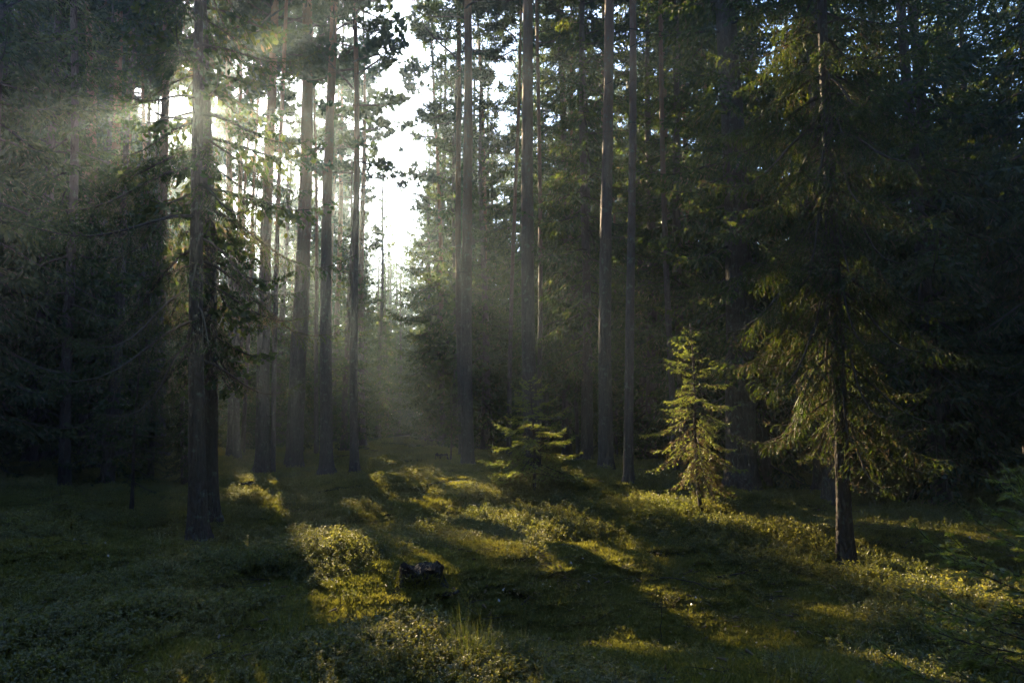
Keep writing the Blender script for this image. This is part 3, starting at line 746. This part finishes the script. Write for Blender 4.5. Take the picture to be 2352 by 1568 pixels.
stump(965, 1350, .17, .19, 'dark broken old tree stump in the shade of the front clearing', 1)
stump(1014, 1075, .17, .20, 'low dark stump far back beside the thin small spruce', 2)
stump(567, 1122, .16, .14, 'low mossy stump on the sunlit mound at the left', 5)

def stick(name, pts, r, label, cat, mat=M_WOOD, twigs=0, seed=0):
    rg = np.random.default_rng(seed)
    P = np.array([pts], float); L = np.array([np.linalg.norm(P[0, -1] - P[0, 0])])
    parts = [(*tubes(P, np.array([r]), np.array([r * .4]), 6), 0)]
    if twigs:
        s2, L2, b2, _ = spawn(P, L, np.array([0]), L[0] / twigs, .9, lambda t, l: .28 * l * (1.2 - t), .1, 3, rg, t0=.2, jit=.3)
        parts.append((*tubes(s2, .3 * r + 0 * L2, .12 * r + 0 * L2, 3), 0))
    mg = merge(parts)
    return tag(put(name, mesh_from(name, mg[0], mg[1], [mat], mg[2])), label, cat)

def upright(px, py, h, r, label, seed, lean=.03):
    b = ground(px, py); rg = np.random.default_rng(seed)
    n = 8; t = np.linspace(0, 1, n)
    pts = np.stack([b.x + lean * t * h + rg.normal(0, .006, n), b.y + rg.normal(0, .006, n), b.z - .03 + t * h], 1)
    stick('dead_sapling', pts, r, label, 'sapling', twigs=9, seed=seed)
upright(1518, 1485, .42, .005, 'thin dead sapling standing in the shaded front moss right of centre', 1)
upright(776, 1445, .36, .005, 'thin dead sapling rising beside the sunlit bilberries left of centre', 2)
upright(1890, 1300, .5, .005, 'leafless twiggy sapling at the left foot of the large spruce', 3, lean=-.25)

def fallen(px0, py0, px1, py1, r, label, seed, tw=5):
    a, b = ground(px0, py0), ground(px1, py1); rg = np.random.default_rng(seed); n = 9
    t = np.linspace(0, 1, n)[:, None]; P = np.array(a) * (1 - t) + np.array(b) * t
    P[:, :2] += rg.normal(0, .02, (n, 2)); P[:, 2] = terrain(P[:, 0], P[:, 1]) + .05 + r + rg.uniform(0, .02, n)
    stick('fallen_branch', P, r, label, 'branch', twigs=tw, seed=seed)
fallen(905, 1003, 1010, 999, .07, 'fallen log lying across the far end of the path', 1, 3)
fallen(1180, 1400, 1300, 1370, .008, 'thin fallen branch on the moss right of the stump', 2)
fallen(1480, 1330, 1640, 1372, .008, 'fallen twig between the two sunlit moss patches', 3)
fallen(1020, 1350, 985, 1440, .01, 'broken stick leaning down in front of the dark stump', 4)
fallen(1650, 1340, 1800, 1320, .010, 'fallen branch in the shade left of the large spruce foot', 5)

# ---------------------------------------------------------------- ground cover (stuff)
def patch_bilberry(seed, h=.15, nst=30, rad=.22, leaf=.0085):
    rg = np.random.default_rng(seed)
    a = rg.uniform(0, 6.28, nst); q = rad * np.sqrt(rg.uniform(0, 1, nst))
    P0 = np.stack([q * np.cos(a), q * np.sin(a), 0 * a - .01], 1)
    L = h * rg.uniform(.55, 1.2, nst)
    ax = polyline(P0, rg.uniform(0, 6.28, nst), rg.uniform(.9, 1.5, nst), L, 0 * L, 0 * L, 3, rg)
    s2, L2, b2, _ = spawn(ax, L, np.arange(nst), .022, .6, lambda t, l: .5 * l * (1.15 - t) + .02, -.4, 2, rg, t0=.3, jit=.3)
    parts = [(*tubes(ax, .0018 + 0 * L, .001 + 0 * L), 1)]
    A, B, _ = to_segs(s2, b2)
    i = np.repeat(np.arange(len(A)), 6); n = len(i)
    P = A[i] + (B[i] - A[i]) * rg.uniform(0, 1, (n, 1))
    D = norm(rg.normal(0, 1, (n, 3)) * [1, 1, .5] + UP * .15)
    s = leaf * rg.uniform(.7, 1.4, (n, 1))
    W = norm(np.cross(D, UP + rg.normal(0, .45, (n, 3))))
    V = np.stack([P, P + D * s * .9 + W * s * .55, P + D * s * 2.0, P + D * s * .9 - W * s * .55], 1).reshape(-1, 3)
    parts.append((V, np.arange(4 * n).reshape(n, 4), 0))
    mg = merge(parts); return mesh_from('bilberry', mg[0], mg[1], [M_BIL, M_WOOD], mg[2])

def patch_moss(seed, rad=.22, n=1100, h=.03):
    rg = np.random.default_rng(seed); a = rg.uniform(0, 6.28, n); q = rad * np.sqrt(rg.uniform(0, 1, n))
    bump = .02 * (np.sin(a * 3 + q * 30) + 1) * (1 - q / rad)
    P = np.stack([q * np.cos(a), q * np.sin(a), bump - .008], 1)
    D = norm(rg.normal(0, .6, (n, 3)) + UP * .9) * h * rg.uniform(.6, 1.4, (n, 1))
    V, F = cards(P, P + D, .0045, rg, 0)
    return mesh_from('moss', V, [F], [M_MOSS])

def patch_grass(seed, n=45, rad=.10, h=.24):
    rg = np.random.default_rng(seed); a = rg.uniform(0, 6.28, n); q = rad * rg.uniform(0, 1, n)
    P0 = np.stack([q * np.cos(a), q * np.sin(a), 0 * a - .01], 1)
    L = h * rg.uniform(.5, 1.2, n)
    ax = polyline(P0, a + rg.normal(0, .5, n), rg.uniform(1.0, 1.45, n), L, .9 * rg.uniform(0, 1, n), 0 * L, 5, rg)
    w = .0022; side = norm(np.cross(ax[:, -1] - ax[:, 0], UP))[:, None] * (np.linspace(1, .1, 6)[None, :, None] * w)
    V = np.stack([ax - side, ax + side], 2).reshape(-1, 3)
    i = np.arange(n * 12).reshape(n, 6, 2)
    F = np.stack([i[:, :-1, 0], i[:, :-1, 1], i[:, 1:, 1], i[:, 1:, 0]], -1).reshape(-1, 4)
    return mesh_from('grass', V, [F], [M_GRASS])

def patch_litter(seed, n=9, rad=.28):
    rg = np.random.default_rng(seed); a = rg.uniform(0, 6.28, n); q = rad * rg.uniform(0, 1, n)
    P = np.stack([q * np.cos(a), q * np.sin(a), .03 + 0 * a], 1)
    D = norm(rg.normal(0, 1, (n, 3)) * [1, 1, .25]); s = .013 * rg.uniform(.6, 1.4, (n, 1)); W = norm(np.cross(D, UP + rg.normal(0, .3, (n, 3))))
    V = np.stack([P - D * s, P + W * s * .6, P + D * s, P - W * s * .6], 1).reshape(-1, 3)
    parts = [(V, np.arange(4 * n).reshape(n, 4), 0)]
    k = 9; a = rg.uniform(0, 6.28, k); q = rad * rg.uniform(0, 1, k); L = rg.uniform(.05, .26, k)      # fallen twigs
    ax = polyline(np.stack([q * np.cos(a), q * np.sin(a), .035 + 0 * a], 1), rg.uniform(0, 6.28, k), rg.normal(0, .1, k), L, .2 * rg.uniform(-1, 1, k), 0 * L, 4, rg)
    parts.append((*tubes(ax, .0012 + .009 * L, .001 + 0 * L), 1))
    k = 3; a = rg.uniform(0, 6.28, k); q = rad * rg.uniform(0, 1, k)                                    # cones
    d = norm(rg.normal(0, 1, (k, 3)) * [1, 1, .1]); P = np.stack([q * np.cos(a), q * np.sin(a), .03 + 0 * a], 1)
    cone = np.stack([P + d * t for t in (0, .012, .03, .05, .065)], 1)
    V2, F2 = tubes(cone, np.full(k, .012), np.full(k, .003), 6); parts.append((V2, F2, 2))
    mg = merge(parts); return mesh_from('litter', mg[0], mg[1], [M_LITTER, M_WOOD, M_DEAD], mg[2])

def scatter(name, label, meshes, P, rz, sc, tilt=None):
    """one stuff object: patches instanced on points by geometry nodes"""
    coll = bpy.data.collections.new(name + '_source')
    for k, m in enumerate(meshes):
        o = bpy.data.objects.new('%s_patch' % name, m); coll.objects.link(o)
    me = bpy.data.meshes.new(name); me.vertices.add(len(P)); me.vertices.foreach_set('co', np.asarray(P, np.float32).ravel())
    rot = np.zeros((len(P), 3), np.float32); rot[:, 2] = rz
    if tilt is not None: rot[:, :2] = tilt
    a = me.attributes.new('rot', 'FLOAT_VECTOR', 'POINT'); a.data.foreach_set('vector', rot.ravel())
    a = me.attributes.new('scl', 'FLOAT', 'POINT'); a.data.foreach_set('value', np.asarray(sc, np.float32))
    a = me.attributes.new('pick', 'INT', 'POINT'); a.data.foreach_set('value', rng.integers(0, len(meshes), len(P)).astype(np.int32))
    me.update()
    o = put(name, me); tag(o, label, kind='stuff')
    ng = bpy.data.node_groups.new(name, 'GeometryNodeTree')
    ng.interface.new_socket('Geometry', in_out='INPUT', socket_type='NodeSocketGeometry')
    ng.interface.new_socket('Geometry', in_out='OUTPUT', socket_type='NodeSocketGeometry')
    N = ng.nodes.new; L = ng.links.new
    gi, go = N('NodeGroupInput'), N('NodeGroupOutput')
    ci = N('GeometryNodeCollectionInfo'); ci.inputs['Collection'].default_value = coll
    ci.inputs['Separate Children'].default_value = True; ci.inputs['Reset Children'].default_value = True
    ip = N('GeometryNodeInstanceOnPoints'); ip.inputs['Pick Instance'].default_value = True
    def attr(n, t):
        x = N('GeometryNodeInputNamedAttribute'); x.data_type = t; x.inputs['Name'].default_value = n; return x.outputs['Attribute']
    L(gi.outputs[0], ip.inputs['Points']); L(ci.outputs[0], ip.inputs['Instance'])
    L(attr('pick', 'INT'), ip.inputs['Instance Index'])
    er = N('FunctionNodeEulerToRotation'); L(attr('rot', 'FLOAT_VECTOR'), er.inputs[0]); L(er.outputs[0], ip.inputs['Rotation'])
    L(attr('scl', 'FLOAT'), ip.inputs['Scale'])
    L(ip.outputs[0], go.inputs[0])
    md = o.modifiers.new('scatter', 'NODES'); md.node_group = ng
    return o

def points(n, near=2.6, far=34, power=1.5, wpx=(-150, 2500)):
    """more points close by, fewer far away, inside the view plus a margin"""
    t = rng.uniform(0, 1, n); Y = near + (far - near) * t ** power
    X = (rng.uniform(*wpx, n) - 1176) / FPX * Y + rng.normal(0, .6, n)
    return X, Y
def lownoise(x, y, seed, lam=1.8):
    r_ = np.random.default_rng(seed); z = 0
    for k in range(7):
        a = r_.uniform(0, 6.28); l = lam * r_.uniform(.6, 1.7); z = z + np.sin((x * np.cos(a) + y * np.sin(a)) * 6.28 / l + r_.uniform(0, 6.28))
    return z / 3
BIL_SPOTS = [(760, 1270, .5, 1.3), (790, 1330, .5, 1.2), (1000, 1470, .5, 1.6), (930, 1500, .4, 1.2), (1600, 1185, 1.1, 1.6), (1720, 1230, .8, 1.5), (1840, 1280, .6, 1.6),
             (1990, 1310, .6, 1.6), (2160, 1370, .45, 1.8), (2280, 1400, .5, 1.4), (620, 1140, 1.2, 1.2), (1100, 1140, 1.6, 1.0), (1250, 1220, 1.6, 1.0), (900, 1220, 1.5, .9), (850, 1190, 1.5, .8)]
BARE = [(1410, 1300, .9, 2.2), (1200, 1390, 1.0, 1.8), (1600, 1430, .8, 2.0), (1350, 1450, 1.0, 1.6), (820, 1440, .4, 1.6), (1700, 1370, .8, 1.2), (1100, 1320, .5, 1.0)]
def bil_field(x, y):
    f = lownoise(x, y, 5, 2.2) * .6 + .15
    for lst, s in ((BIL_SPOTS, 1), (BARE, -1)):
        for px, py, r, w in lst:
            gx, gy = flat_ground(px, py); f = f + s * w * np.exp(-((x - gx) ** 2 + (y - gy) ** 2) / (r * r))
    return f
X, Y = points(15000); f = bil_field(X, Y)
k = rng.uniform(size=len(X)) < np.clip(f * .8 + .22, .04, 1)
X, Y, f = X[k], Y[k], f[k]
P = np.stack([X, Y, terrain(X, Y)], 1)
scatter('bilberry_shrubs', 'knee-low bilberry shrubs', [patch_bilberry(s) for s in (1, 2, 3, 4)], P, rng.uniform(0, 6.28, len(P)),
        (.75 + .25 * np.clip(f, 0, 1.5)) * rng.uniform(.7, 1.25, len(P)) * (1 + np.clip(Y - 10, 0, 30) * .025), rng.normal(0, .12, (len(P), 2)))
X, Y = points(16000, far=30)
P = np.stack([X, Y, terrain(X, Y)], 1)
scatter('moss', 'yellow green feather moss', [patch_moss(s) for s in (1, 2, 3)], P, rng.uniform(0, 6.28, len(P)), rng.uniform(.8, 1.3, len(P)) * (1 + np.clip(Y - 8, 0, 30) * .05), rng.normal(0, .1, (len(P), 2)))
X, Y = points(900); k = lownoise(X, Y, 9, 1.5) > .25; X, Y = X[k], Y[k]
gx, gy = zip(*[flat_ground(1085 + rng.normal(0, 30), 1560 + rng.normal(0, 20)) for _ in range(26)] + [flat_ground(1800 + rng.normal(0, 15), 1255 + rng.normal(0, 8)) for _ in range(8)]
             + [flat_ground(1290 + rng.normal(0, 15), 1225 + rng.normal(0, 8)) for _ in range(8)])
X = np.concatenate([X, gx]); Y = np.concatenate([Y, gy])
P = np.stack([X, Y, terrain(X, Y)], 1)
scatter('grass', 'thin forest grass in loose tufts', [patch_grass(s) for s in (1, 2, 3)], P, rng.uniform(0, 6.28, len(P)), rng.uniform(.6, 1.3, len(P)))
X, Y = points(3200, far=16); k = bil_field(X, Y) < .35; X, Y = X[k], Y[k]
P = np.stack([X, Y, terrain(X, Y)], 1)
scatter('leaf_litter', 'dry pale leaves and bark flakes', [patch_litter(s) for s in (1, 2, 3)], P, rng.uniform(0, 6.28, len(P)), rng.uniform(.6, 1.2, len(P)))

# the wood beyond, one mass in the mist
t = rng.uniform(0, 1, 520); Y = 66 + 55 * t; X = (rng.uniform(-300, 2650, 520) - 1176) / FPX * Y
bx, by = rng.uniform(-36, 36, 1700), rng.uniform(-34, 30, 1700)      # the same wood goes on beside and behind the camera
k = (np.hypot(bx, by) > 8) & (np.abs(bx) > 1.05 * by + 6) & (np.abs(bx) > 7 + np.clip(by, 0, 30) * .9 - 40 * (by < -8)); X, Y = np.concatenate([X, bx[k]]), np.concatenate([Y, by[k]])
MASS = np.array(MASS); X = np.concatenate([X, MASS[:, 0]]); Y = np.concatenate([Y, MASS[:, 1]])
P = np.stack([X, Y, terrain(X, Y)], 1)
FARW = scatter('far_woods', 'misty mass of spruces far behind', [crown_of('spruce', v, True)[1] for v in range(4)], P, rng.uniform(0, 6.28, len(P)), rng.uniform(.8, 1.05, len(P)) * np.where(P[:, 1] < 40, 1.25, np.where(P[:, 1] < 66, 1.02, 1.45)))

print('tris', sum(len(m.polygons) * 2 for m in bpy.data.meshes))
